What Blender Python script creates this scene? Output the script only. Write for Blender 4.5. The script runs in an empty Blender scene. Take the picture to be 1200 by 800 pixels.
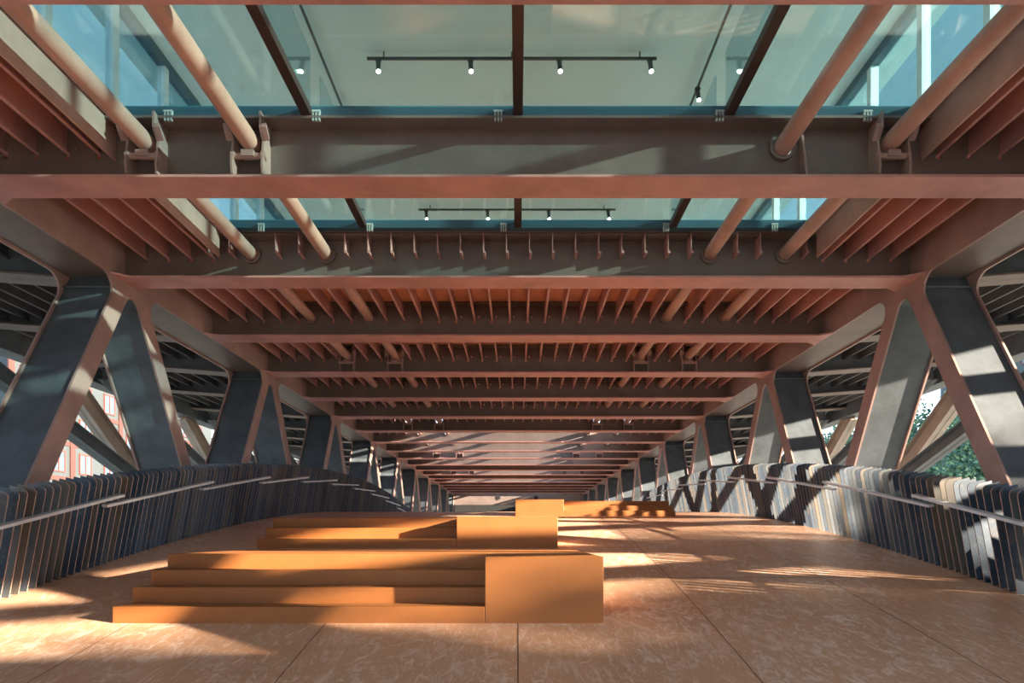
import bpy, bmesh, math, random
from mathutils import Vector, Matrix
random.seed(7)
S = bpy.context.scene
COL = S.collection
# axes: X to the right, Y along the bridge, Z up; the eye is at Z = 0

# ------------------------------------------------------------------ materials
def new_mat(name):
    m = bpy.data.materials.new(name); m.use_nodes = True
    nt = m.node_tree; b = nt.nodes['Principled BSDF']
    return m, nt, b
def noise(nt, scale, detail=4, rough=.6, vec=None, dist=0):
    n = nt.nodes.new('ShaderNodeTexNoise'); n.inputs['Scale'].default_value = scale
    n.inputs['Detail'].default_value = detail; n.inputs['Roughness'].default_value = rough
    n.inputs['Distortion'].default_value = dist
    if vec: nt.links.new(vec, n.inputs['Vector'])
    return n.outputs['Fac']
def ramp(nt, fac, stops):
    r = nt.nodes.new('ShaderNodeValToRGB'); e = r.color_ramp.elements
    while len(e) < len(stops): e.new(.5)
    for k, (p, c) in enumerate(stops):
        e[k].position = p; e[k].color = (c[0], c[1], c[2], 1)
    nt.links.new(fac, r.inputs['Fac']); return r.outputs['Color']
def coords(nt, scale=(1, 1, 1), kind='Object', rot=(0, 0, 0)):
    t = nt.nodes.new('ShaderNodeTexCoord'); mp = nt.nodes.new('ShaderNodeMapping')
    mp.inputs['Scale'].default_value = scale; mp.inputs['Rotation'].default_value = rot
    nt.links.new(t.outputs[kind], mp.inputs['Vector']); return mp.outputs['Vector']
def mixc(nt, fac, a, b, mode='MIX'):
    m = nt.nodes.new('ShaderNodeMix'); m.data_type = 'RGBA'; m.blend_type = mode
    for sock, v in ((0, fac), (6, a), (7, b)):
        if hasattr(v, 'node'): nt.links.new(v, m.inputs[sock])
        elif sock == 0: m.inputs[0].default_value = v
        else: m.inputs[sock].default_value = (v[0], v[1], v[2], 1)
    return m.outputs[2]
def bump(nt, b, h, strength, dist=.01):
    n = nt.nodes.new('ShaderNodeBump'); n.inputs['Strength'].default_value = strength; n.inputs['Distance'].default_value = dist
    nt.links.new(h, n.inputs['Height']); nt.links.new(n.outputs['Normal'], b.inputs['Normal'])
def paint(name, c, rough=.5, var=.22, sc=1.3):
    m, nt, b = new_mat(name); v = coords(nt)
    lo = tuple(x*(1-var) for x in c); hi = tuple(min(1, x*(1+var)) for x in c)
    f = noise(nt, sc, 6, .65, v)
    col = ramp(nt, f, [(.3, lo), (.7, hi)])
    g = noise(nt, 60, 2, .5, v)
    nt.links.new(col, b.inputs['Base Color']); b.inputs['Roughness'].default_value = rough
    bump(nt, b, g, .25, .004)
    return m
M = {}
M['russet'] = paint('russet_paint', (.46, .245, .235), .55)
M['greybrown'] = paint('shaded_grey_brown', (.155, .122, .118), .5)  # same steel paint as the flanges, darkened for the shaded webs
M['strut'] = paint('shaded_strut_paint', (.078, .098, .122), .5, .3, 2.2)  # shade and blue sky tint put into the steel colour
M['bounceroof'] = paint('bounce_lit_roof_paint', (.56, .26, .175), .6)  # brown steel made more orange, holds the bounce from the floor
M['truss'] = paint('truss_paint', (.31, .21, .20), .5)
M['sunbrace'] = paint('sunlit_brace_paint', (.36, .30, .26), .5)  # paler colour in place of sunlight on the steep braces
M['pipe'] = paint('pipe_paint', (.45, .275, .235), .5)
M['navy'] = paint('navy_aluminium', (.035, .09, .13), .35, .1)
M['mullion'] = paint('dark_mullion', (.035, .02, .02), .45, .1)
M['bouncetop'] = paint('pale_bounce_topping', (.70, .70, .68), .8, .06)  # reflector colour, sends sun up to the upper ceiling
M['black'] = paint('black_metal', (.015, .02, .025), .4, .1)
M['white_frame'] = paint('white_frame', (.6, .68, .72), .4, .05)
M['ceilwhite'] = paint('plaster_ceiling', (.52, .62, .65), .8, .05, .5)
M['rail'] = paint('handrail_steel', (.56, .60, .66), .35, .12, 6)
M['clamp'] = paint('clamp_steel', (.40, .46, .48), .35, .1, 6)
M['dark'] = paint('dark_void', (.008, .009, .010), .8, .4, 3)  # near-black, shade of the far holes and void put into colour

# orange painted blocks
m, nt, b = new_mat('orange_block'); v = coords(nt)
c = ramp(nt, noise(nt, 1.1, 6, .7, v), [(.3, (.27, .098, .024)), (.7, (.33, .126, .034))])
c = mixc(nt, ramp(nt, noise(nt, 7, 6, .7, v), [(.60, (0, 0, 0)), (.75, (.2, .2, .2))]), c, (.48, .22, .11))
nt.links.new(c, b.inputs['Base Color']); b.inputs['Roughness'].default_value = .55
bump(nt, b, noise(nt, 40, 3, .5, v), .2, .004); M['orange'] = m

# terracotta floor coating with brushed scuffs
m, nt, b = new_mat('terracotta_coating'); v = coords(nt)
base = ramp(nt, noise(nt, .55, 6, .7, v), [(.3, (.58, .32, .195)), (.7, (.70, .42, .275))])
v2 = coords(nt, (1.0, .6, 1), rot=(0, 0, .9)); v3 = coords(nt, (2.5, .7, 1), rot=(0, 0, -.5))
s1 = noise(nt, 5.5, 8, .78, v2, 1.6); s2 = noise(nt, 3.2, 8, .75, v3, 2.4)
patch = ramp(nt, noise(nt, .5, 3, .5, v), [(.38, (.15, .15, .15)), (.62, (1, 1, 1))])
k1 = ramp(nt, s1, [(.50, (0, 0, 0)), (.60, (.85, .85, .85))])
k2 = ramp(nt, s2, [(.53, (0, 0, 0)), (.62, (.8, .8, .8))])
k1 = mixc(nt, 1.0, k1, patch, 'MULTIPLY')
base = mixc(nt, k1, base, (.90, .74, .68)); base = mixc(nt, k2, base, (.86, .66, .57))
sp = ramp(nt, noise(nt, 26, 2, .5, v), [(.20, (1, 1, 1)), (.24, (0, 0, 0))])
base = mixc(nt, sp, base, (.10, .04, .03))
nt.links.new(base, b.inputs['Base Color']); b.inputs['Roughness'].default_value = .42
bump(nt, b, s1, .25, .006); M['floor'] = m
m, nt, b = new_mat('seam_filler'); b.inputs['Base Color'].default_value = (.12, .045, .025, 1); b.inputs['Roughness'].default_value = .8; M['seam'] = m

# weathered fin steel, each fin its own tone
m, nt, b = new_mat('weathered_fin_steel'); v = coords(nt)
oi = nt.nodes.new('ShaderNodeObjectInfo')
add = nt.nodes.new('ShaderNodeVectorMath'); add.operation = 'ADD'
cmb = nt.nodes.new('ShaderNodeCombineXYZ'); mul = nt.nodes.new('ShaderNodeMath'); mul.operation = 'MULTIPLY'; mul.inputs[1].default_value = 37
nt.links.new(oi.outputs['Random'], mul.inputs[0]); nt.links.new(mul.outputs[0], cmb.inputs[1])
nt.links.new(v, add.inputs[0]); nt.links.new(cmb.outputs[0], add.inputs[1]); vv = add.outputs[0]
tone = ramp(nt, oi.outputs['Random'], [(0, (.035, .065, .11)), (.45, (.065, .10, .15)), (.8, (.14, .16, .18)), (1, (.15, .13, .11))])  # blue in the tones includes the reflected sky
rust = ramp(nt, noise(nt, 3.5, 6, .7, vv), [(.54, (0, 0, 0)), (.76, (.6, .6, .6))])
c = mixc(nt, rust, tone, (.22, .155, .10))
c = mixc(nt, ramp(nt, noise(nt, 14, 4, .7, vv), [(.55, (0, 0, 0)), (.8, (.5, .5, .5))]), c, (.26, .26, .24))
nt.links.new(c, b.inputs['Base Color']); b.inputs['Roughness'].default_value = .45; b.inputs['Metallic'].default_value = .25
M['fin'] = m
M['finedge'] = paint('fin_cut_edge', (.40, .27, .22), .45, .2, 8)

# glass
def glass(name, tint, gl):
    m = bpy.data.materials.new(name); m.use_nodes = True; nt = m.node_tree; nt.nodes.clear()
    o = nt.nodes.new('ShaderNodeOutputMaterial'); t = nt.nodes.new('ShaderNodeBsdfTransparent'); g = nt.nodes.new('ShaderNodeBsdfGlossy')
    t.inputs['Color'].default_value = (*tint, 1); g.inputs['Roughness'].default_value = .03; g.inputs['Color'].default_value = (.8, .95, 1, 1)
    lw = nt.nodes.new('ShaderNodeLayerWeight'); lw.inputs['Blend'].default_value = .5
    pw = nt.nodes.new('ShaderNodeMath'); pw.operation = 'POWER'; pw.inputs[1].default_value = 3.5; nt.links.new(lw.outputs['Facing'], pw.inputs[0])
    fr = nt.nodes.new('ShaderNodeMath'); fr.operation = 'MULTIPLY_ADD'; fr.inputs[1].default_value = .8; fr.inputs[2].default_value = gl; nt.links.new(pw.outputs[0], fr.inputs[0]); mx = nt.nodes.new('ShaderNodeMixShader')
    nt.links.new(fr.outputs[0], mx.inputs[0]); nt.links.new(t.outputs[0], mx.inputs[1]); nt.links.new(g.outputs[0], mx.inputs[2])
    nt.links.new(mx.outputs[0], o.inputs[0]); return m
M['glass'] = glass('teal_glass', (.70, .80, .81), .045)
M['finglass'] = glass('fin_glass', (.80, .90, .94), .10)
M['clearglass'] = glass('clear_glass', (.97, .98, .98), .03)
M['sideglass'] = glass('side_glass', (.74, .86, .88), .04)
m, nt, b = new_mat('lit_lens'); b.inputs['Emission Color'].default_value = (1, .85, .65, 1); b.inputs['Emission Strength'].default_value = 14; M['lens'] = m
# far buildings and trees
m, nt, b = new_mat('grey_stone'); v = coords(nt)
bt = nt.nodes.new('ShaderNodeTexBrick'); nt.links.new(v, bt.inputs['Vector']); bt.inputs['Scale'].default_value = 1
bt.inputs['Color1'].default_value = (.012, .034, .048, 1); bt.inputs['Color2'].default_value = (.022, .046, .060, 1); bt.inputs['Mortar'].default_value = (.04, .05, .055, 1)
mp = nt.nodes.new('ShaderNodeMapping'); tc = nt.nodes.new('ShaderNodeTexCoord'); mp.inputs['Rotation'].default_value = (math.pi/2, 0, math.pi/2)
nt.links.new(tc.outputs['Object'], mp.inputs['Vector']); nt.links.new(mp.outputs[0], bt.inputs['Vector'])
nt.links.new(bt.outputs['Color'], b.inputs['Base Color']); M['stone'] = m
M['redbrick'] = paint('red_masonry', (.06, .022, .02), .8, .2, 3)
M['winframe'] = paint('red_window_frame', (.14, .035, .028), .6, .1)
M['pane'] = paint('window_pane', (.05, .09, .13), .12, .2)
M['palewall'] = paint('pale_wall', (.06, .085, .10), .8, .1)
M['bark'] = paint('bark', (.09, .07, .05), .9, .3, 5)
m, nt, b = new_mat('leaf'); g = nt.nodes.new('ShaderNodeNewGeometry')
c = ramp(nt, g.outputs['Random Per Island'], [(0, (.04, .11, .09)), (.6, (.08, .20, .15)), (1, (.24, .38, .18))])
nt.links.new(c, b.inputs['Base Color']); b.inputs['Roughness'].default_value = .6; M['leaf'] = m
m, nt, b = new_mat('riverside_ground'); v = coords(nt)
nt.links.new(ramp(nt, noise(nt, .08, 5, .6, v), [(.4, (.28, .30, .28)), (.6, (.42, .42, .38))]), b.inputs['Base Color']); b.inputs['Roughness'].default_value = .9; M['ground'] = m

# ------------------------------------------------------------------ builders
class MB:
    def __init__(s): s.bm = bmesh.new()
    def box(s, x0, x1, y0, y1, z0, z1):
        vs = [s.bm.verts.new((x, y, z)) for x in (x0, x1) for y in (y0, y1) for z in (z0, z1)]
        for f in ((0, 1, 3, 2), (4, 6, 7, 5), (0, 4, 5, 1), (2, 3, 7, 6), (0, 2, 6, 4), (1, 5, 7, 3)):
            s.bm.faces.new([vs[i] for i in f])
        return s
    def prism(s, pts, axis, a, b):
        """2D polygon extruded along axis: X -> pts are (y,z); Y -> pts (x,z); Z -> pts (x,y)"""
        mk = {'X': lambda p, t: (t, p[0], p[1]), 'Y': lambda p, t: (p[0], t, p[1]), 'Z': lambda p, t: (p[0], p[1], t)}[axis]
        A = [s.bm.verts.new(mk(p, a)) for p in pts]; B = [s.bm.verts.new(mk(p, b)) for p in pts]
        s.bm.faces.new(A); s.bm.faces.new(B[::-1]); n = len(pts)
        for i in range(n): s.bm.faces.new((A[i], B[i], B[(i+1) % n], A[(i+1) % n]))
        return s
    def ribbon(s, pts, a, b, t, side=1):
        """open (y,z) path swept along X from a to b with thickness t"""
        n = len(pts); off = []
        for i in range(n):
            p = Vector(pts[max(0, i-1)]); q = Vector(pts[min(n-1, i+1)]); d = (q-p).normalized()
            off.append(Vector(pts[i]) + Vector((-d.y, d.x))*t*side)
        return s.prism([tuple(p) for p in pts] + [tuple(p) for p in off[::-1]], 'X', a, b)
    def tube(s, p, q, r, n=20):
        p = Vector(p); q = Vector(q); d = (q-p)
        mt = Matrix.Translation((p+q)/2) @ d.to_track_quat('Z', 'Y').to_matrix().to_4x4()
        bmesh.ops.create_cone(s.bm, cap_ends=True, segments=n, radius1=r, radius2=r, depth=d.length, matrix=mt); return s
    def ring(s, c, r0, r1, y0, y1, n=24):
        def lp(r, y): return [s.bm.verts.new((c[0]+r*math.cos(2*math.pi*i/n), y, c[1]+r*math.sin(2*math.pi*i/n))) for i in range(n)]
        a, b_, c_, d = lp(r0, y0), lp(r1, y0), lp(r1, y1), lp(r0, y1)
        for u, w in ((a, b_), (b_, c_), (c_, d), (d, a)):
            for i in range(n): s.bm.faces.new((u[i], u[(i+1) % n], w[(i+1) % n], w[i]))
        return s
    def mesh(s, name, mat, bevel=0, smooth=False):
        bmesh.ops.recalc_face_normals(s.bm, faces=s.bm.faces)
        if bevel:
            es = [e for e in s.bm.edges if len(e.link_faces) == 2 and e.calc_face_angle(0) > .6]
            bmesh.ops.bevel(s.bm, geom=es, offset=bevel, segments=2, affect='EDGES', profile=.5)
        if smooth:
            for f in s.bm.faces: f.smooth = len(f.verts) == 4
            for e in s.bm.edges:
                if len(e.link_faces) == 2 and e.calc_face_angle(0) > .6: e.smooth = False
        me = bpy.data.meshes.new(name); s.bm.to_mesh(me); s.bm.free(); me.materials.append(mat); return me
    def build(s, name, mat, parent=None, bevel=0, smooth=False, loc=None):
        return link(name, s.mesh(name, mat, bevel, smooth), parent, loc)
def link(name, me, parent=None, loc=None):
    o = bpy.data.objects.new(name, me); COL.objects.link(o)
    if parent: o.parent = parent
    if loc: o.location = loc
    return o
def thing(name, label, cat, group=None, loc=(0, 0, 0), kind='thing'):
    o = bpy.data.objects.new(name, None); COL.objects.link(o); o.location = loc; o.empty_display_size = .2
    tag(o, label, cat, group, kind); return o
def tag(o, label, cat, group=None, kind='thing'):
    o['label'] = label; o['category'] = cat
    if group: o['group'] = group
    if kind: o['kind'] = kind
def struct(o): o['kind'] = 'structure'; return o
def dup(o, parent=None):
    c = o.copy(); COL.objects.link(c)
    if parent: c.parent = parent
    for ch in list(o.children): dup(ch, c)
    return c
ORD = ['first', 'second', 'third', 'fourth', 'fifth', 'sixth', 'seventh', 'eighth', 'ninth', 'tenth', 'eleventh', 'twelfth',
       'thirteenth', 'fourteenth', 'fifteenth', 'sixteenth', 'seventeenth', 'eighteenth', 'nineteenth', 'twentieth']

# ------------------------------------------------------------------ key dimensions
BZ = 4.0                       # underside of cross beams
TOP = 4.66                     # top of beams / underside of roof plate
XI, XO = 6.2, 7.05             # inner and outer faces of the trusses
XE = 11.0                      # outer edge of the aisles
BP = 2.885                     # beam pitch
YB = 9.90                      # near flange edge of beam B (first truss node in view)
FW = .45                       # flange width
YA, YZ = 7.13, 4.37
beams_y = [-4.4, -1.5, 1.45] + [YZ, YA] + [YB + BP*k for k in range(18)]
YBACK = -34.0
YO = YB + BP*5 + FW/2 + .25     # solid roof between the trusses ends here, glass beyond
YEND = YB + BP*18              # far wall
def fh(y): return .78 - .0065*(22-y)**2 if y < 44 else .78 - .0065*22**2 - .286*(y-44)
def fh(y):
    if y < -2: return .78 - .0065*24**2 + .312*(y+2)*.35
    return .78 - .0065*(22-y)**2 if y < 40 else .78 - .0065*18**2 - .02*(y-40)

# ------------------------------------------------------------------ floor
ys = [-34 + i*.5 for i in range(int((YEND+3+34)/.5)+1)]
bm = bmesh.new(); XF = 6.1; prev = None
for y in ys:
    row = [bm.verts.new((x, y, fh(y)-dz)) for x, dz in ((-XF, .3), (-XF, 0), (-3, 0), (0, 0), (3, 0), (XF, 0), (XF, .3))]
    if prev:
        for i in range(6): bm.faces.new((prev[i], prev[i+1], row[i+1], row[i]))
        bm.faces.new((prev[6], prev[0], row[0], row[6]))
    prev = row
bmesh.ops.recalc_face_normals(bm, faces=bm.faces)
me = bpy.data.meshes.new('floor'); bm.to_mesh(me); bm.free(); me.materials.append(M['floor'])
floor = struct(link('floor', me))
def seam(pts, w):
    b_ = bmesh.new(); pr = None
    for (x, y), (nx, ny) in pts:
        a = b_.verts.new((x-nx*w, y-ny*w, fh(y-ny*w)+.003)); c_ = b_.verts.new((x+nx*w, y+ny*w, fh(y+ny*w)+.003))
        if pr: b_.faces.new((pr[0], pr[1], c_, a))
        pr = (a, c_)
    me = bpy.data.meshes.new('expansion_joint'); b_.to_mesh(me); b_.free(); me.materials.append(M['seam']); return link('expansion_joint', me, floor)
for X in (-5.6, -3.75, -1.86, 0, 1.87, 3.75, 5.6):
    seam([((X, y), (1, 0)) for y in ys if 2 < y < 40], .004)
for Y in (7.9, 13.6, 19.3):
    seam([((x, Y), (0, 1)) for x in (-6, 6)], .005)

# ------------------------------------------------------------------ trusses
zn_list = [YB + .4 + 2*BP*k for k in range(-7, 10)]
SL, SW, HT = .56, .35, 5.1       # slope (y per z), strut width along y, depth to bottom chord
PITCH = 2*BP
ZC = BZ - .95                    # where the gusset stops and the strut begins
def arc(c, r, a0, a1, n=7): return [(c[0]+r*math.cos(a0+(a1-a0)*i/n), c[1]+r*math.sin(a0+(a1-a0)*i/n)) for i in range(n+1)]
def fillet(p0, p1, p2, r, n=7):
    p0, p1, p2 = map(Vector, (p0, p1, p2)); a = (p0-p1).normalized(); b_ = (p2-p1).normalized()
    th = a.angle(b_)/2; d = r/math.tan(th); c = p1 + (a+b_).normalized()*r/math.sin(th)
    s, e = p1+a*d, p1+b_*d; a0 = math.atan2(*(s-c).yx); a1 = math.atan2(*(e-c).yx)
    while a1-a0 > math.pi: a1 -= 2*math.pi
    while a1-a0 < -math.pi: a1 += 2*math.pi
    return arc(c, r, a0, a1, n)
def node_profile(inset=0):
    """hole edges round one node, in (y,z) relative to the node: outer path left, crotch path, outer path right"""
    i = inset
    k = math.sqrt(1+SL*SL)
    # near strut: far edge line passes (0 , BZ) ; near edge is SW nearer
    def far_edge(z): return -SL*(BZ-z)
    ne = lambda z: far_edge(z) - SW + i*k
    fe = lambda z: far_edge(z) - i*k
    left = [(-PITCH/2, BZ+i)] + fillet((-PITCH/2, BZ+i), (ne(BZ+i), BZ+i), (ne(ZC), ZC), .22+i) + [(ne(ZC), ZC)]
    ap_z = BZ + i/SL*k*1.0
    cro = [(fe(ZC), ZC)] + fillet((fe(ZC), ZC), (0, ap_z), (-fe(ZC), ZC), .19+i, 9) + [(-fe(ZC), ZC)]
    right = [(-p[0], p[1]) for p in left[::-1]]
    return left, cro, right
def build_truss(sgn, label):
    t = thing('truss', label, 'truss', 'steel trusses along the bridge', (sgn*(XI+XO)/2, 0, BZ-HT-.6))
    def L(o): o.location = (-t.location[0], 0, -t.location[2]); return o
    def xs(a, b_): return (sgn*a, sgn*b_) if sgn > 0 else (sgn*b_, sgn*a)
    ctop = TOP + .14
    l0, c0, r0 = node_profile(0)
    li, ci, ri = node_profile(.045)
    li = [li[0], (-SL*(BZ-(BZ+.045)) - SW + .0516, BZ+.045), li[-1]]; ri = [(-p[0], p[1]) for p in li[::-1]]
    chord_plate = MB(); soffit = MB()
    for y in zn_list:
        sh = lambda P: [(p[0]+y, p[1]) for p in P]
        poly = [(y-PITCH/2, ctop)] + sh(l0) + sh(c0) + sh(r0) + [(y+PITCH/2, ctop)]
        chord_plate.prism(poly, 'X', *xs(XI, XI+.035))
        chord_plate.prism(poly, 'X', *xs(XO-.035, XO))
        a, b_ = xs(XI+.035, XO-.035)
        chord_web = MB()
        soffit.ribbon(sh(li[:2]), a, b_, .02, 1); soffit.ribbon(sh(ri[1:]), a, b_, .02, 1)
        chord_web.ribbon(sh(li[1:]), a, b_, .02, 1); chord_web.ribbon(sh(ri[:2]), a, b_, .02, 1)
        for d in (-1, 1):   # small stiffener at the head of each strut
            yy = y + d*(SW+.02); chord_web.box(a, b_, yy-.02-.05*(d < 0), yy+.02+.05*(d > 0), BZ-.17, BZ-.145)
        chord_web.ribbon(sh(ci), a, b_, .02, 1)
        L(chord_web.build('gusset_web', M['strut'], t, smooth=True))
    top = L(chord_plate.build('top_chord', M['truss'], t)); 
    L(soffit.build('chord_soffit_plate', M['greybrown'], t))
    # struts
    def strut(y, dirn):
        zb = BZ - HT
        def line(off, z): return y + dirn*(-SL*(BZ-z) + off)
        o = MB()
        for (a, b_) in (xs(XI, XI+.035), xs(XO-.035, XO)):
            o.prism([(line(0, ZC), ZC), (line(-SW, ZC), ZC), (line(-SW, zb), zb), (line(0, zb), zb)], 'X', a, b_)
        plates = L(o.build('strut', M['truss'], t)); k = .045*math.sqrt(1+SL*SL)
        a, b_ = xs(XI+.035, XO-.035); w = MB()
        w.prism([(line(-k, ZC), ZC), (line(-SW+k, ZC), ZC), (line(-SW+k, zb), zb), (line(-k, zb), zb)], 'X', a, b_)
        wo = w.build('strut_web', M['strut'], plates); return plates
    for y in zn_list:
        strut(y, 1); strut(y, -1)
    L(MB().box(*xs(XI, XO), zn_list[0]-3, zn_list[-1]+3, BZ-HT-.6, BZ-HT+.05).build('bottom_chord', M['strut'], t))
    return t
build_truss(-1, 'long russet steel truss with raking struts behind the left-hand fence')
build_truss(1, 'long russet steel truss with raking struts behind the right-hand fence')

# ------------------------------------------------------------------ cross beams
ribs_x = [(i-16.5)*.357 for i in range(34)]
pipes_x = [-4.2, -3.02, 3.02, 4.2]; PZ = 4.44
YG = YB - .02                     # ribs and solid roof begin here between the trusses
web_cache = {}
def web_mesh(kind, x0, x1, ztop):
    if kind in web_cache: return web_cache[kind]
    cu = bpy.data.curves.new('web', 'CURVE'); cu.dimensions = '2D'; cu.fill_mode = 'BOTH'; cu.extrude = .01; cu.resolution_u = 1
    def poly(P):
        s = cu.splines.new('POLY'); s.points.add(len(P)-1); s.use_cyclic_u = True
        for q, p in zip(s.points, P): q.co = (p[0], p[1], 0, 1)
    poly([(x0, BZ+.03), (x1, BZ+.03), (x1, ztop), (x0, ztop)])
    def hole(x, z, r, n=10): poly([(x+r*math.cos(2*math.pi*i/n), z+r*math.sin(2*math.pi*i/n)) for i in range(n)])
    for rx in ribs_x:
        if kind != 'full' and abs(rx) < 4.7: continue
        if min(abs(rx-p) for p in pipes_x) < .17: continue
        hole(rx+.005, 4.352, .034); hole(rx+.10, 4.45, .02, 8)
    for p in pipes_x: hole(p, PZ, .135, 20)
    ob = bpy.data.objects.new('tmp', cu); COL.objects.link(ob)
    dg = bpy.context.evaluated_depsgraph_get(); dg.update()
    me = bpy.data.meshes.new_from_object(ob.evaluated_get(dg)); bpy.data.objects.remove(ob)
    me.transform(Matrix.Rotation(math.pi/2, 4, 'X')); me.name = 'web'
    me.materials.clear(); me.materials.append(M['greybrown']); web_cache[kind] = me; return me
fl = MB(); fl.prism([(-XI+.0, 0), (XI, 0), (XI, FW), (-XI, FW)], 'Z', BZ, BZ+.03)
for s in (-1, 1):   # flange flares out where it meets the truss
    fl.prism([(s*XI, -.16), (s*(XI-.22), 0), (s*(XI-.22), FW), (s*XI, FW+.16)], 'Z', BZ+.001, BZ+.029)
fl_me = fl.mesh('bottom_flange', M['russet'])
tf_me = MB().box(-XI, XI, -0, FW, TOP-.002, TOP+.028).mesh('top_flange', M['greybrown'])
def hanger_mesh():
    h = MB()
    for s in (-1, 1):
        x = s*.17
        h.prism([(.0, .04), (.225, .04), (.225, .66), (-.06, .70), (-.06, .52), (.03, .42), (-.015, .15)], 'X', x-.012, x+.012)
        h.prism([(.03, .42), (-.06, .52), (-.06, .56), (.03, .46)], 'X', min(x, x+s*.07), max(x, x+s*.07))
        h.tube((x-.02, .05, .26), (x+.02, .05, .26), .05, 14)
    h.tube((-.2, .05, .26), (.2, .05, .26), .035, 14)
    h.box(-.07, .07, .0, .10, .24, .31)
    return h.mesh('pipe_hanger', M['truss'])
hang_me = hanger_mesh()
collar_me = MB().ring((0, 0), .115, .15, 0, .06).mesh('pipe_collar', M['greybrown'], smooth=True)
for n, y in enumerate(beams_y):
    k = n - 4                                     # A is 0
    if k < -1: lab = 'russet steel cross beam overhead behind the viewer, %s back' % ORD[-2-k]
    elif k == -1: lab = 'russet cross beam cut off by the top edge of the photo'
    elif k == 0: lab = 'nearest full cross beam, between the two rows of roof glass'
    elif k == 1: lab = 'cross beam at the far edge of the roof glass, short stubs on its web'
    else: lab = 'russet steel cross beam, %s one behind the roof glass' % ORD[k-2]
    t = thing('cross_beam', lab, 'beam', 'cross beams spanning between the trusses', (0, y, BZ))
    kind = 'full' if 2 <= k <= 5 else 'open'
    w = link('web', web_mesh(kind, -XI, XI, TOP), t, (0, FW/2, -BZ))
    link('bottom_flange', fl_me, t, (0, 0, -BZ))
    link('top_flange', tf_me, t, (0, 0, -BZ))
    for p in pipes_x:
        if k == 0 and p == 3.02:
            link('pipe_collar', collar_me, t, (p, FW/2-.07, PZ-BZ))
            MB().prism([(.02, .03), (.21, .03), (.21, .66), (.15, .62)], 'X', .2, .225).build('gusset_plate', M['truss'], t, loc=(p, 0, 0))
        elif k % 3 == 0: link('pipe_hanger', hang_me, t, (p, 0, 0))
        else: link('pipe_collar', collar_me, t, (p, FW/2-.07, PZ-BZ))

# ------------------------------------------------------------------ aisle brackets outside the trusses
def aisle_mesh():
    a = MB(); a.prism([(0, 0), (XE-XO, .3), (XE-XO, TOP-BZ), (0, TOP-BZ)], 'Y', FW/2-.01, FW/2+.01); return a.mesh('web', M['strut'])
def aisle_flange():
    a = MB(); a.prism([(0, 0), (XE-XO, .3), (XE-XO, .33), (0, .03)], 'Y', 0, FW); return a.mesh('bottom_flange', M['greybrown'])
am, af = aisle_mesh(), aisle_flange()
for s, side in ((-1, 'left'), (1, 'right')):
    for n, y in enumerate(beams_y):
        if n > 16: continue
        t = thing('bracket_beam', ('tapered steel bracket beam outside the %s truss, %s from the viewer' % (side, ORD[n-3])) if n >= 3 else
                  'tapered steel bracket beam outside the %s truss, behind the viewer, %s back' % (side, ORD[2-n]), 'beam',
                  'bracket beams carrying the side aisles', (s*XO, y, BZ))
        if s < 0: t.scale = (-1, 1, 1)
        link('web', am, t); link('bottom_flange', af, t)
    # edge girder
    g = MB(); g.box(min(s*XE, s*(XE+.5)), max(s*XE, s*(XE+.5)), YBACK, YEND, 4.0, 4.75)
    o = g.build('edge_girder', M['strut'], None, .02)
    tag(o, 'grey edge girder along the outer rim of the %s-hand aisle' % side, 'girder')
    # outer bracing: steep braces and shallow braces
    for fam, (slope, x, d, off, nm, shp) in enumerate(((.74, XE+.25, .50, 15.6, 'steep', 'flat'), (.365, XE-.35, .34, 16.45, 'shallow', 'channel'))):
        for q in range(-4, 5):
            y0 = off + PITCH*q
            y1 = y0 + (4.2+2.4)/slope
            if y0 > 34 : continue
            k = math.sqrt(1+slope*slope)*d/2
            z0, z1 = 4.2, -2.4
            pl = [(y0, z0-k), (y0, z0+k), (y1, z1+k), (y1, z1-k)]
            b_ = MB(); b_.prism(pl, 'X', x-.02, x+.02) if s > 0 else b_.prism(pl, 'X', -x-.02, -x+.02)
            for zz in (-k, k-.03):
                b_.prism([(y0, z0+zz), (y0, z0+zz+.03), (y1, z1+zz+.03), (y1, z1+zz)], 'X', s*x-.15, s*x+.15)
            o = b_.build('brace', M['sunbrace'] if nm == 'steep' else M['strut'])
            tag(o, '%s diagonal steel brace outside the %s-hand aisle, %s from the viewer' % (nm, side, ORD[q+4]), 'brace', '%s braces of the outer frame' % nm)
    # lower rim
    o = MB().box(min(s*XE, s*(XE+.5)), max(s*XE, s*(XE+.5)), YBACK, YEND, -2.7, -2.2).build('lower_girder', M['strut'], None, .02)
    tag(o, 'grey lower girder along the outer rim of the %s-hand aisle' % side, 'girder')

# ------------------------------------------------------------------ roof plates and ribs
def rib_poly(x, mirror=1):
    h0 = 4.37; s = mirror
    return [(x-.006*s, TOP), (x-.006*s, h0+.01), (x, h0), (x+.03*s, h0), (x+.037*s, h0+.012), (x+.034*s, h0+.028), (x+.006*s, h0+.05), (x+.006*s, TOP)]
ceil = MB()
ceil.box(-XI, XI, YG, YO, TOP+.03, TOP+.06); ceil.box(-XI, XI, YBACK, -1.2, TOP+.03, TOP+.06); ceil.box(-XI, XI, YEND-1, YEND, TOP+.03, TOP+.06)
for s in (-1, 1):
    a, b_ = sorted((s*4.62, s*XI)); ceil.box(a, b_, -1.2, YG, TOP+.03, TOP+.06); ceil.box(a, b_, YO, YEND-1, TOP+.03, TOP+.06)
    a, b_ = sorted((s*XO, s*XE)); ceil.box(a, b_, YBACK, YEND, TOP+.03, TOP+.06)
ceiling = struct(ceil.build('ceiling', M['bounceroof']))
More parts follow.
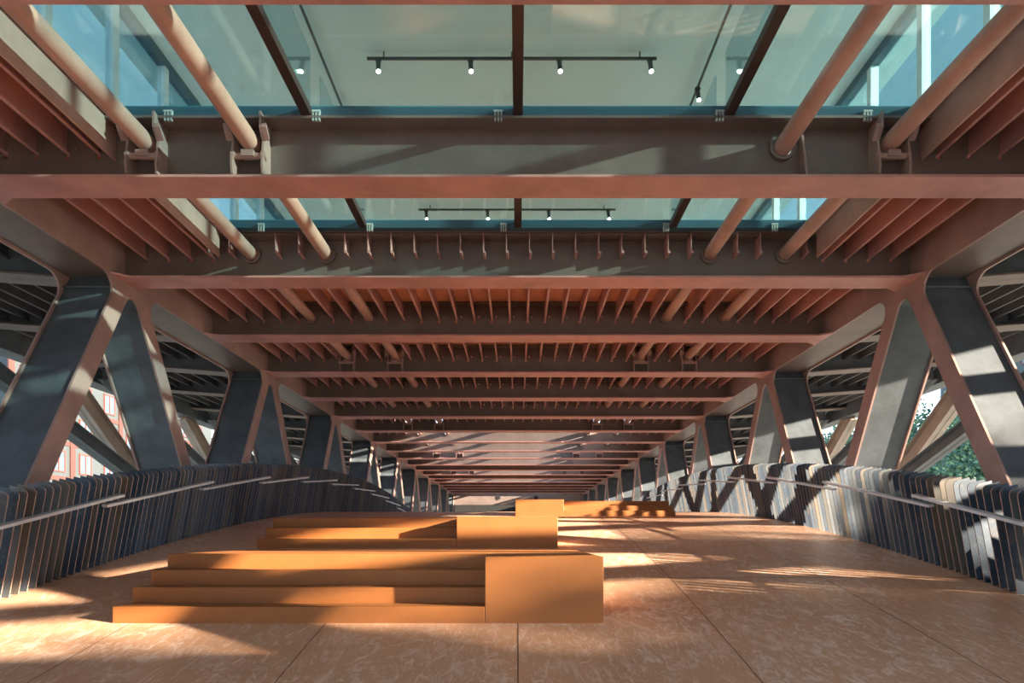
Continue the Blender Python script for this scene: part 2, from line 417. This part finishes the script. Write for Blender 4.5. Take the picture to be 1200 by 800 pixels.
for rx in ribs_x:
    if min(abs(rx-p) for p in pipes_x) < .10: continue
    y0, y1 = (YBACK, YEND) if abs(rx) > 4.7 else (YG, YO)
    MB().prism([(p[0], p[1]+.0 if p[1] < TOP else TOP+.03) for p in rib_poly(rx)], 'Y', y0, y1).build('rib', M['russet'], ceiling)
for s in (-1, 1):
    for i in range(10):
        x = s*(XO+.25+i*.38)
        MB().prism([(p[0], p[1]+.0 if p[1] < TOP else TOP+.03) for p in rib_poly(x)], 'Y', YBACK, YEND).build('rib', M['strut'], ceiling)
    x = s*4.62
    MB().box(x-.012, x+.012, -1.2, YG, 4.30, 4.86).build('edge_plate', M['pipe'], ceiling)

for k in range(5, 17):
    y = YB + BP*k + FW
    if k == 5: y += .1
    if (k % 2 and k > 8) or k > 13: MB().box(-4.63, 4.63, y, YB+BP*(k+1), TOP+.031, TOP+.059).build('roof_plate', M['bounceroof'], ceiling); continue
    for a, b_ in ((-4.6, -.05), (.05, 4.6)): MB().box(a, b_, y, YB+BP*(k+1), TOP+.20, TOP+.215).build('roof_glass', M['clearglass'], ceiling)
    MB().box(-.05, .05, y, YB+BP*(k+1), TOP+.06, TOP+.21).build('roof_mullion', M['mullion'], ceiling)
tp = MB()
for s in (-1, 1):
    a, b_ = sorted((s*4.66, s*(XE+.5))); tp.box(a, b_, YBACK, YEND, TOP+.061, TOP+.09)
struct(tp.build('roof', M['bouncetop']))  # added pale sheet that bounces sun onto the upper room ceiling
# ------------------------------------------------------------------ pipes
for p, lab in zip(pipes_x, ('leftmost long overhead pipe running the length of the roof', 'second overhead pipe from the left truss',
                            'third overhead pipe from the left truss', 'rightmost long overhead pipe running the length of the roof')):
    o = MB().tube((0, -8, 0), (0, YEND-.1, 0), .1, 28).build('roof_pipe', M['pipe'], None, 0, True, (p, 0, PZ))
    tag(o, lab, 'pipe', 'pipes under the roof')

# ------------------------------------------------------------------ skylights
GZ = 4.90
def skylight(y0, y1, label, n=4):
    t = thing('skylight', label, 'skylight', 'roof glazing units', (0, y0, TOP+.03))
    z0 = TOP+.03; W = 4.58
    f = MB()
    f.box(-W, W, 0, .09, .0, .12); f.box(-W, W, y1-y0-.13, y1-y0, .0, .125)
    for s in (-1, 1): f.box(min(s*W, s*(W-.08)), max(s*W, s*(W-.08)), 0.09, y1-y0-.13, .02, .12)
    f.build('frame', M['navy'], t, .006)
    f = MB(); f.box(-W, W, -.02, -.002, .0, .06); f.box(-W, W, y1-y0+.002, y1-y0+.03, 0, .05)
    f.build('frame_trim', M['russet'], t)
    for x in (-2.36, 0, 2.36):
        MB().box(x-.055, x+.055, .091, y1-y0-.131, .0, .095).build('mullion', M['mullion'], t, .005)
    for x in (-2.36, 2.36):
        MB().box(x-.01, x+.01, .05, y1-y0-.05, .125, .80).build('glass_fin', M['finglass'], t)
    xs = [-W+.08, -2.36, 0, 2.36, W-.08]
    for a, b_ in zip(xs, xs[1:]):
        MB().box(a+.01, b_-.01, .07, y1-y0-.11, .10, .115).build('glass_pane', M['glass'], t)
    cl = MB()
    for x in (-3.9, -2.25, -.22, 2.25, 3.9):
        c = MB()
        for d in (-.035, 0, .035): c.box(x+d-.009, x+d+.009, y1-y0-.16, y1-y0-.131, -.06, .06)
        c.box(x-.05, x+.05, y1-y0-.165, y1-y0-.161, .035, .055)
        c.build('glass_clamp', M['clamp'], t)
    return t
skylight(YA+.46, YB-.03, 'smaller-looking row of roof glass behind the nearest full cross beam')
skylight(YZ+.46, YA+.16, 'large row of roof glass at the top of the photo')
skylight(1.45+.46, YZ-.02, 'row of roof glass overhead, above the viewer')
skylight(-1.5+.46, 1.43, 'row of roof glass overhead, behind the viewer')

# ------------------------------------------------------------------ glazed room above the roof
RX, RZ0, RZ1, RY0, RY1 = 6.45, 4.76, 8.66, -6, 20.5
struct(MB().box(-RX-.6, RX+.6, RY0-.6, RY1+.6, RZ1, RZ1+.25).build('ceiling_upper', M['ceilwhite']))
for s, side in ((-1, 'left'), (1, 'right')):
    t = thing('window_%s_glazing' % side, None, None); 
    for key in ('label', 'category'): 
        if key in t: del t[key]
    t.name = 'window_1' if s < 0 else 'window_2'; struct(t)
    x = s*RX
    fr = MB(); fr.box(x-.06, x+.06, RY0, RY1, RZ0, RZ0+.15); fr.box(x-.08, x+.08, RY0, RY1, RZ1-.16, RZ1); fr.box(x-.03, x+.03, RY0, RY1, 5.9, 5.97)
    fr.build('window_frame', M['navy'], t)
    y = RY0+.05; j = 0
    while y < RY1:
        MB().box(x-.07, x+.07, y, y+.13, RZ0+.15, RZ1-.16).build('window_post', M['white_frame'], t); y += 1.46
    MB().box(x-.006, x+.006, RY0+.1, RY1-.1, RZ0+.15, RZ1-.16).build('window_glass', M['sideglass'], t)
fw = MB().box(-RX, RX, RY1, RY1+.1, RZ0, RZ1).build('wall_upper_far', M['ceilwhite']); struct(fw)
# floor of the upper room beyond the roof glass (the top of the roof)
def spotlamp_parts(t, x, y, z):
    a = MB().box(x-.05, x+.05, y-.03, y+.03, z-.07, z-.02).build('adapter', M['black'], t)
    h = MB(); h.tube((x, y, z-.07), (x+.015, y-.05, z-.28), .042, 16)
    lh = h.build('lamp_head', M['black'], t, 0, True)
    MB().tube((x+.0147, y-.049, z-.277), (x+.0160, y-.053, z-.292), .036, 16).build('lens', M['lens'], lh)
def track(y, x0, x1, xs, label):
    z = RZ1-.12
    t = thing('track_light', label, 'track light', 'ceiling track lights above the roof glass', (0, y, z))
    def Lz(o): return o
    a = MB().box(x0, x1, -.018, .018, -.02, .02).build('track', M['black'], t)
    for q in (x0+.3, (x0+x1)/2, x1-.3): MB().tube((q, 0, .02), (q, 0, .12), .012, 8).build('ceiling_mount', M['black'], t)
    for x in xs: spotlamp_parts(t, x, 0, .02)
track(11.45, -2.70, 2.48, (-2.5, -.85, .74, 2.36), 'black track with four lit spots above the large roof glass')
track(16.75, -2.60, 2.55, (-2.4, -.80, .80, 2.36), 'smaller-looking black track with four spots seen through the second glass row')
def ltrack(x, label, ys_):
    t = thing('track_light', label, 'track light', 'lengthwise tracks above the roof glass', (x, 9, RZ1-.12))
    MB().box(-.018, .018, 0, 6.5, -.02, .02).build('track', M['black'], t)
    for q in (.5, 6): MB().tube((0, q, .02), (0, q, .12), .012, 8).build('ceiling_mount', M['black'], t)
    for y in ys_: spotlamp_parts(t, 0, y, .02)
ltrack(3.42, 'lengthwise black track with a lit spot at the right of the glass', (3.2, 5.6))
ltrack(-3.5, 'lengthwise slim black track without spots seen at the left of the glass', ())
# glass bands hanging near the tracks
# ------------------------------------------------------------------ far end
t = MB().box(-XI, XI, YEND+.05, YEND+.4, 3.02, TOP).build('wall_far', M['greybrown']); struct(t)
for x in (-1.9, 1.75):
    MB().tube((x, YEND-.0, 3.7), (x, YEND+.04, 3.7), .2, 20).build('round_vent', M['dark'], t)  # flat dark discs painted as shaded holes
t = MB().box(-XI-1, XI+1, YEND+3.2, YEND+3.5, -2.6, 4.6).build('wall_far_lower', M['dark']); struct(t)  # dark sheet in place of the shaded void below

# ------------------------------------------------------------------ fences
FN, FS = 20, .1275
def fin_mesh():
    # profile in XZ, X grows outward from the walkway
    P = [(0, 0), (.20, 0), (-.02, 1.22)]
    top_in = (-.215, 1.17)
    P = [(0, -.05), (.2, -.05), (-.015, 1.235)] + [(-.145-.07*math.sin(a), 1.13+.07*math.cos(a)) for a in (.1, .4, .8, 1.2, 1.5)] + [(-.212, 1.11)]
    m = MB(); m.prism(P, 'Y', -.006, .006); me = m.mesh('fin', M['fin']); me.materials.append(M['finedge'])
    for p in me.polygons:
        if abs(p.normal.y) < .5: p.material_index = 1
    return me
fin_me = fin_mesh()
XFN = 5.6
for s, side in ((-1, 'left'), (1, 'right')):
    for k in range(-3, 11):
        y0 = 8.5 + 2.55*k; ym = y0
        kk = k+3
        lab = 'dark steel fin fence panel on the %s edge, %s from the viewer' % (side, ORD[kk])
        t = thing('fence_panel', lab, 'fence', 'fin fence panels along the walkway', (s*XFN, y0, fh(y0)))
        if s < 0: t.scale = (-1, 1, 1)
        for i in range(FN):
            y = y0 + (i+.5)*FS
            f = link('fin', fin_me, t, (0, (i+.5)*FS, fh(y)-fh(y0)))
            f.rotation_euler = (random.uniform(-.012, .012), 0, random.uniform(-.05, .05))
        # flat handrail, rising a little towards its far end
        yb = 2.55+.16; za = .80; zb = .93+fh(y0+yb)-fh(y0)
        ia, ib = -.18, -.235
        r = MB(); A = Vector((ia, -.12, za)); B_ = Vector((ib, yb, zb))
        for sx in (0,):
            vs = []
            for P in (A, B_):
                for dx, dz in ((-.045, -.022), (.03, -.012), (.03, .022), (-.045, .014)): vs.append(r.bm.verts.new(P+Vector((dx, 0, dz))))
            for f_ in ((0, 1, 2, 3), (4, 7, 6, 5), (0, 4, 5, 1), (1, 5, 6, 2), (2, 6, 7, 3), (3, 7, 4, 0)): r.bm.faces.new([vs[i] for i in f_])
        rr = r.build('handrail', M['rail'], t)
        for fr in (.15, .5, .85):
            P = A.lerp(B_, fr); MB().box(P.x, P.x+.10, P.y-.012, P.y+.012, P.z-.03, P.z+.004).build('rail_bracket', M['rail'], t)

# ------------------------------------------------------------------ stepped seating blocks
def step_block(y0, x0, x1, xp, n, rise, tread, z0, label, plinth_side, back, backz=0):
    """x0..x1 whole width, xp where plinth begins"""
    t = thing('stepped_block', label, 'seating', 'orange stepped blocks on the deck', ((x0+x1)/2, y0, z0))
    cx = (x0+x1)/2
    sx = (x0, xp) if plinth_side == 'right' else (xp, x1)
    px = (xp, x1) if plinth_side == 'right' else (x0, xp)
    sink = .35
    for i in range(n):
        ya = i*tread; yb = back if i == n-1 else (i+1)*tread+.0
        zz = (i+1)*rise
        MB().box(sx[0]-cx, sx[1]-cx, ya, yb, -sink, zz).build('step', M['orange'], t, .007)
    MB().box(px[0]-cx, px[1]-cx, 0, back, -sink, n*rise+backz).build('plinth', M['orange'], t, .007)
    return t
z1 = -102*6.2/750
step_block(6.2, -3.93, .83, -.32, 4, .161, .325, z1, 'nearest and largest orange stepped block, four steps and a square plinth', 'right', 3.4)
step_block(9.8, -4.0, .61, -.94, 3, .168, .325, -15*9.8/750-.01, 'middle orange stepped block with three steps behind the nearest block', 'right', 3.0)
step_block(15.1, -.06, 3.72, 1.08, 3, .13, .33, .475, 'farthest orange stepped block with square plinth at its left', 'left', 2.2)

# ------------------------------------------------------------------ surroundings
struct(MB().box(-400, 400, -200, 600, -10.2, -10).build('ground', M['ground']))
def tower(name, label, x0, x1, y0, y1, h, wall, facade_x, rows, cols, step_y, step_z, base=-10, band=None):
    t = thing(name, label, 'building', None, ((x0+x1)/2, (y0+y1)/2, base))
    cx, cy = t.location[0], t.location[1]
    MB().box(x0-cx, x1-cx, y0-cy, y1-cy, 0, h-base).build('wall', wall, t)
    sgn = 1 if facade_x > cx else -1; fx = facade_x-cx
    MB().box(x0-cx-.4, x1-cx+.4, y0-cy-.4, y1-cy+.4, h-base, h-base+.5).build('cornice', M['palewall'], t)
    for r in range(rows):
        for c_ in range(cols):
            yy = y0+2+c_*step_y-cy; zz = 2.2+r*step_z
            a, b_ = sorted((fx, fx+sgn*.12)); f = MB(); f.box(a, b_, yy-.95, yy+.95, zz-.15, zz); f.box(a, b_, yy-.95, yy+.95, zz+1.9, zz+2.05)
            for d in (-.95, -.06, .83): f.box(a, b_, yy+d, yy+d+.12, zz, zz+1.9)
            w = f.build('window', M['winframe'], t)
            a, b_ = sorted((fx, fx+sgn*.05)); MB().box(a, b_, yy-.83, yy+.83, zz, zz+1.9).build('pane', M['pane'], w)
        if band:
            a, b_ = sorted((fx, fx+sgn*.08)); MB().box(a, b_, y0-cy, y1-cy, 2.2+r*step_z-1.0, 2.2+r*step_z-.55).build('string_course', band, t)
    if band:
        for c_ in range(cols+1):
            yy = y0+2+(c_-.5)*step_y-cy; a, b_ = sorted((fx, fx+sgn*.14))
            if c_ % 2 == 0: MB().box(a, b_, yy-.35, yy+.35, 0, h-base).build('pilaster', M['redbrick'], t)
    return t
tower('building', 'grey stone building with red window frames beyond the left-hand truss', -62, -46, 58, 96, 17.5, M['stone'], -46, 7, 9, 4, 3.6, band=M['redbrick'])
tower('building', 'pale building with red pilasters farther along the left bank', -60, -44, 101, 140, 15, M['palewall'], -44, 6, 9, 4, 3.8, band=M['redbrick'])
tower('building', 'pale high building beyond the trees on the right bank', 66, 84, 60, 100, 26, M['palewall'], 66, 9, 9, 4.2, 3.8)
def tree_meshes(seed, r, h, rz, nb=11, lump=.5, nl=6500, lq=1):
    rnd = random.Random(seed); b_ = bmesh.new(); c = h-rz; blobs = []
    for i in range(nb):
        d = Vector((rnd.gauss(0, 1), rnd.gauss(0, 1), rnd.gauss(.3, 1))).normalized()
        blobs.append((d.x*r*.55, d.y*r*.55, c+d.z*rz*.55, lump))
    blobs.append((0, 0, c, .62))
    for _ in range(nl):
        bx, by, bz, br = rnd.choice(blobs)
        d = Vector((rnd.gauss(0, 1), rnd.gauss(0, 1), rnd.gauss(0, 1))).normalized()*(rnd.random()**.35)*br
        p = Vector((bx+d.x*r, by+d.y*r, bz+d.z*rz)); u = Vector((rnd.gauss(0, 1), rnd.gauss(0, 1), rnd.gauss(0, 1))).normalized(); w = u.orthogonal().normalized(); z = u.cross(w); q = rnd.uniform(.14, .34)*lq
        b_.faces.new([b_.verts.new(p+w*q), b_.verts.new(p+z*q*.6), b_.verts.new(p-w*q), b_.verts.new(p-z*q*.6)])
    me = bpy.data.meshes.new('crown'); b_.to_mesh(me); b_.free(); me.materials.append(M['leaf'])
    t = MB(); t.tube((0, 0, 0), (0, 0, c), .28, 10)
    for bx, by, bz, br in blobs[:6]: t.tube((0, 0, max(1, c-rz)), (bx, by, bz), .1, 6)
    return me, t.mesh('trunk', M['bark'])
TM = [tree_meshes(1, 5.2, 21.5, 7.5, 13, .45, 12000, .72), tree_meshes(2, 4.8, 23, 8, 13, .45, 12000, .72)]
TB = [tree_meshes(5, 3.4, 19.4, 5.4, 9), tree_meshes(6, 3.5, 19.3, 5.2, 9)]
k = 0
for x, y, s_, side in ((40, 38, 1.1, 'right'), (44, 46, 1.15, 'right'), (41, 55, 1.1, 'right'), (46, 62, 1.2, 'right'), (43, 71, 1.1, 'right'), (49, 79, 1.25, 'right'),
                       (45, 88, 1.2, 'right'), (52, 54, 1.25, 'right'), (54, 69, 1.25, 'right'), (50, 97, 1.2, 'right'), (-40, 108, .7, 'left'),
                       (36.5, 3.0, .94, 'behind'), (36.5, -.9, 1.0, 'behind'), (35.8, -4.5, .99, 'behind'), (36, -6.9, 1.03, 'behind'), (36, -11.8, 1.03, 'behind'), (35.5, -17.2, 1.04, 'behind'), (35, -22, 1.05, 'behind')):  # trees marked behind are unseen, added to shade deck and blocks
    me, tr = (TB if side == 'behind' else TM)[k % 2]
    lab = ('leafy tree on the right bank, %s along from the viewer' % ORD[k]) if side == 'right' else 'leafy tree added out of view on the right bank for shade, %s back' % ORD[k-11] if side == 'behind' else 'small leafy tree in front of the pale building on the left bank'
    t = thing('tree', lab, 'tree', 'riverside trees', (x, y, -10)); t.scale = (s_, s_, s_); t.rotation_euler = (0, 0, k*1.3)
    link('crown', me, t); link('trunk', tr, t); k += 1

# ------------------------------------------------------------------ light
w = bpy.data.worlds.new('sky'); S.world = w; w.use_nodes = True; nt = w.node_tree
bg = nt.nodes['Background']
dirv = Vector((1, -.34, .27)).normalized()
tc = nt.nodes.new('ShaderNodeTexCoord'); sx = nt.nodes.new('ShaderNodeSeparateXYZ'); nt.links.new(tc.outputs['Generated'], sx.inputs[0])
skyc = ramp(nt, sx.outputs[2], [(0, (.16, .17, .17)), (.02, (.80, .86, .92)), (.25, (.50, .64, .80)), (.5, (.15, .21, .24)), (.9, (.12, .20, .27))])
nt.links.new(skyc, bg.inputs[0]); bg.inputs[1].default_value = 2.1
sl = bpy.data.lights.new('sun', 'SUN'); sl.energy = 18; sl.angle = math.radians(.8); sl.color = (1, .81, .59)
so = bpy.data.objects.new('sun', sl); COL.objects.link(so); so.location = dirv*60; so.rotation_euler = (-dirv).to_track_quat('-Z', 'Y').to_euler()

# ------------------------------------------------------------------ camera
cam = bpy.data.cameras.new('camera'); co = bpy.data.objects.new('camera', cam); COL.objects.link(co); S.camera = co
cam.sensor_width = 36; cam.lens = 750/1200*36; co.location = (0, 0, 0); co.rotation_euler = (math.pi/2, 0, 0)
cam.shift_x = -7/1200; cam.shift_y = 228/1200; cam.clip_end = 1500; cam.clip_start = .05
vs = S.view_settings; vs.view_transform = 'Standard'; vs.look = 'None'; vs.gamma = 1; vs.exposure = 1.3
try: vs.use_curve_mapping = False
except Exception: pass
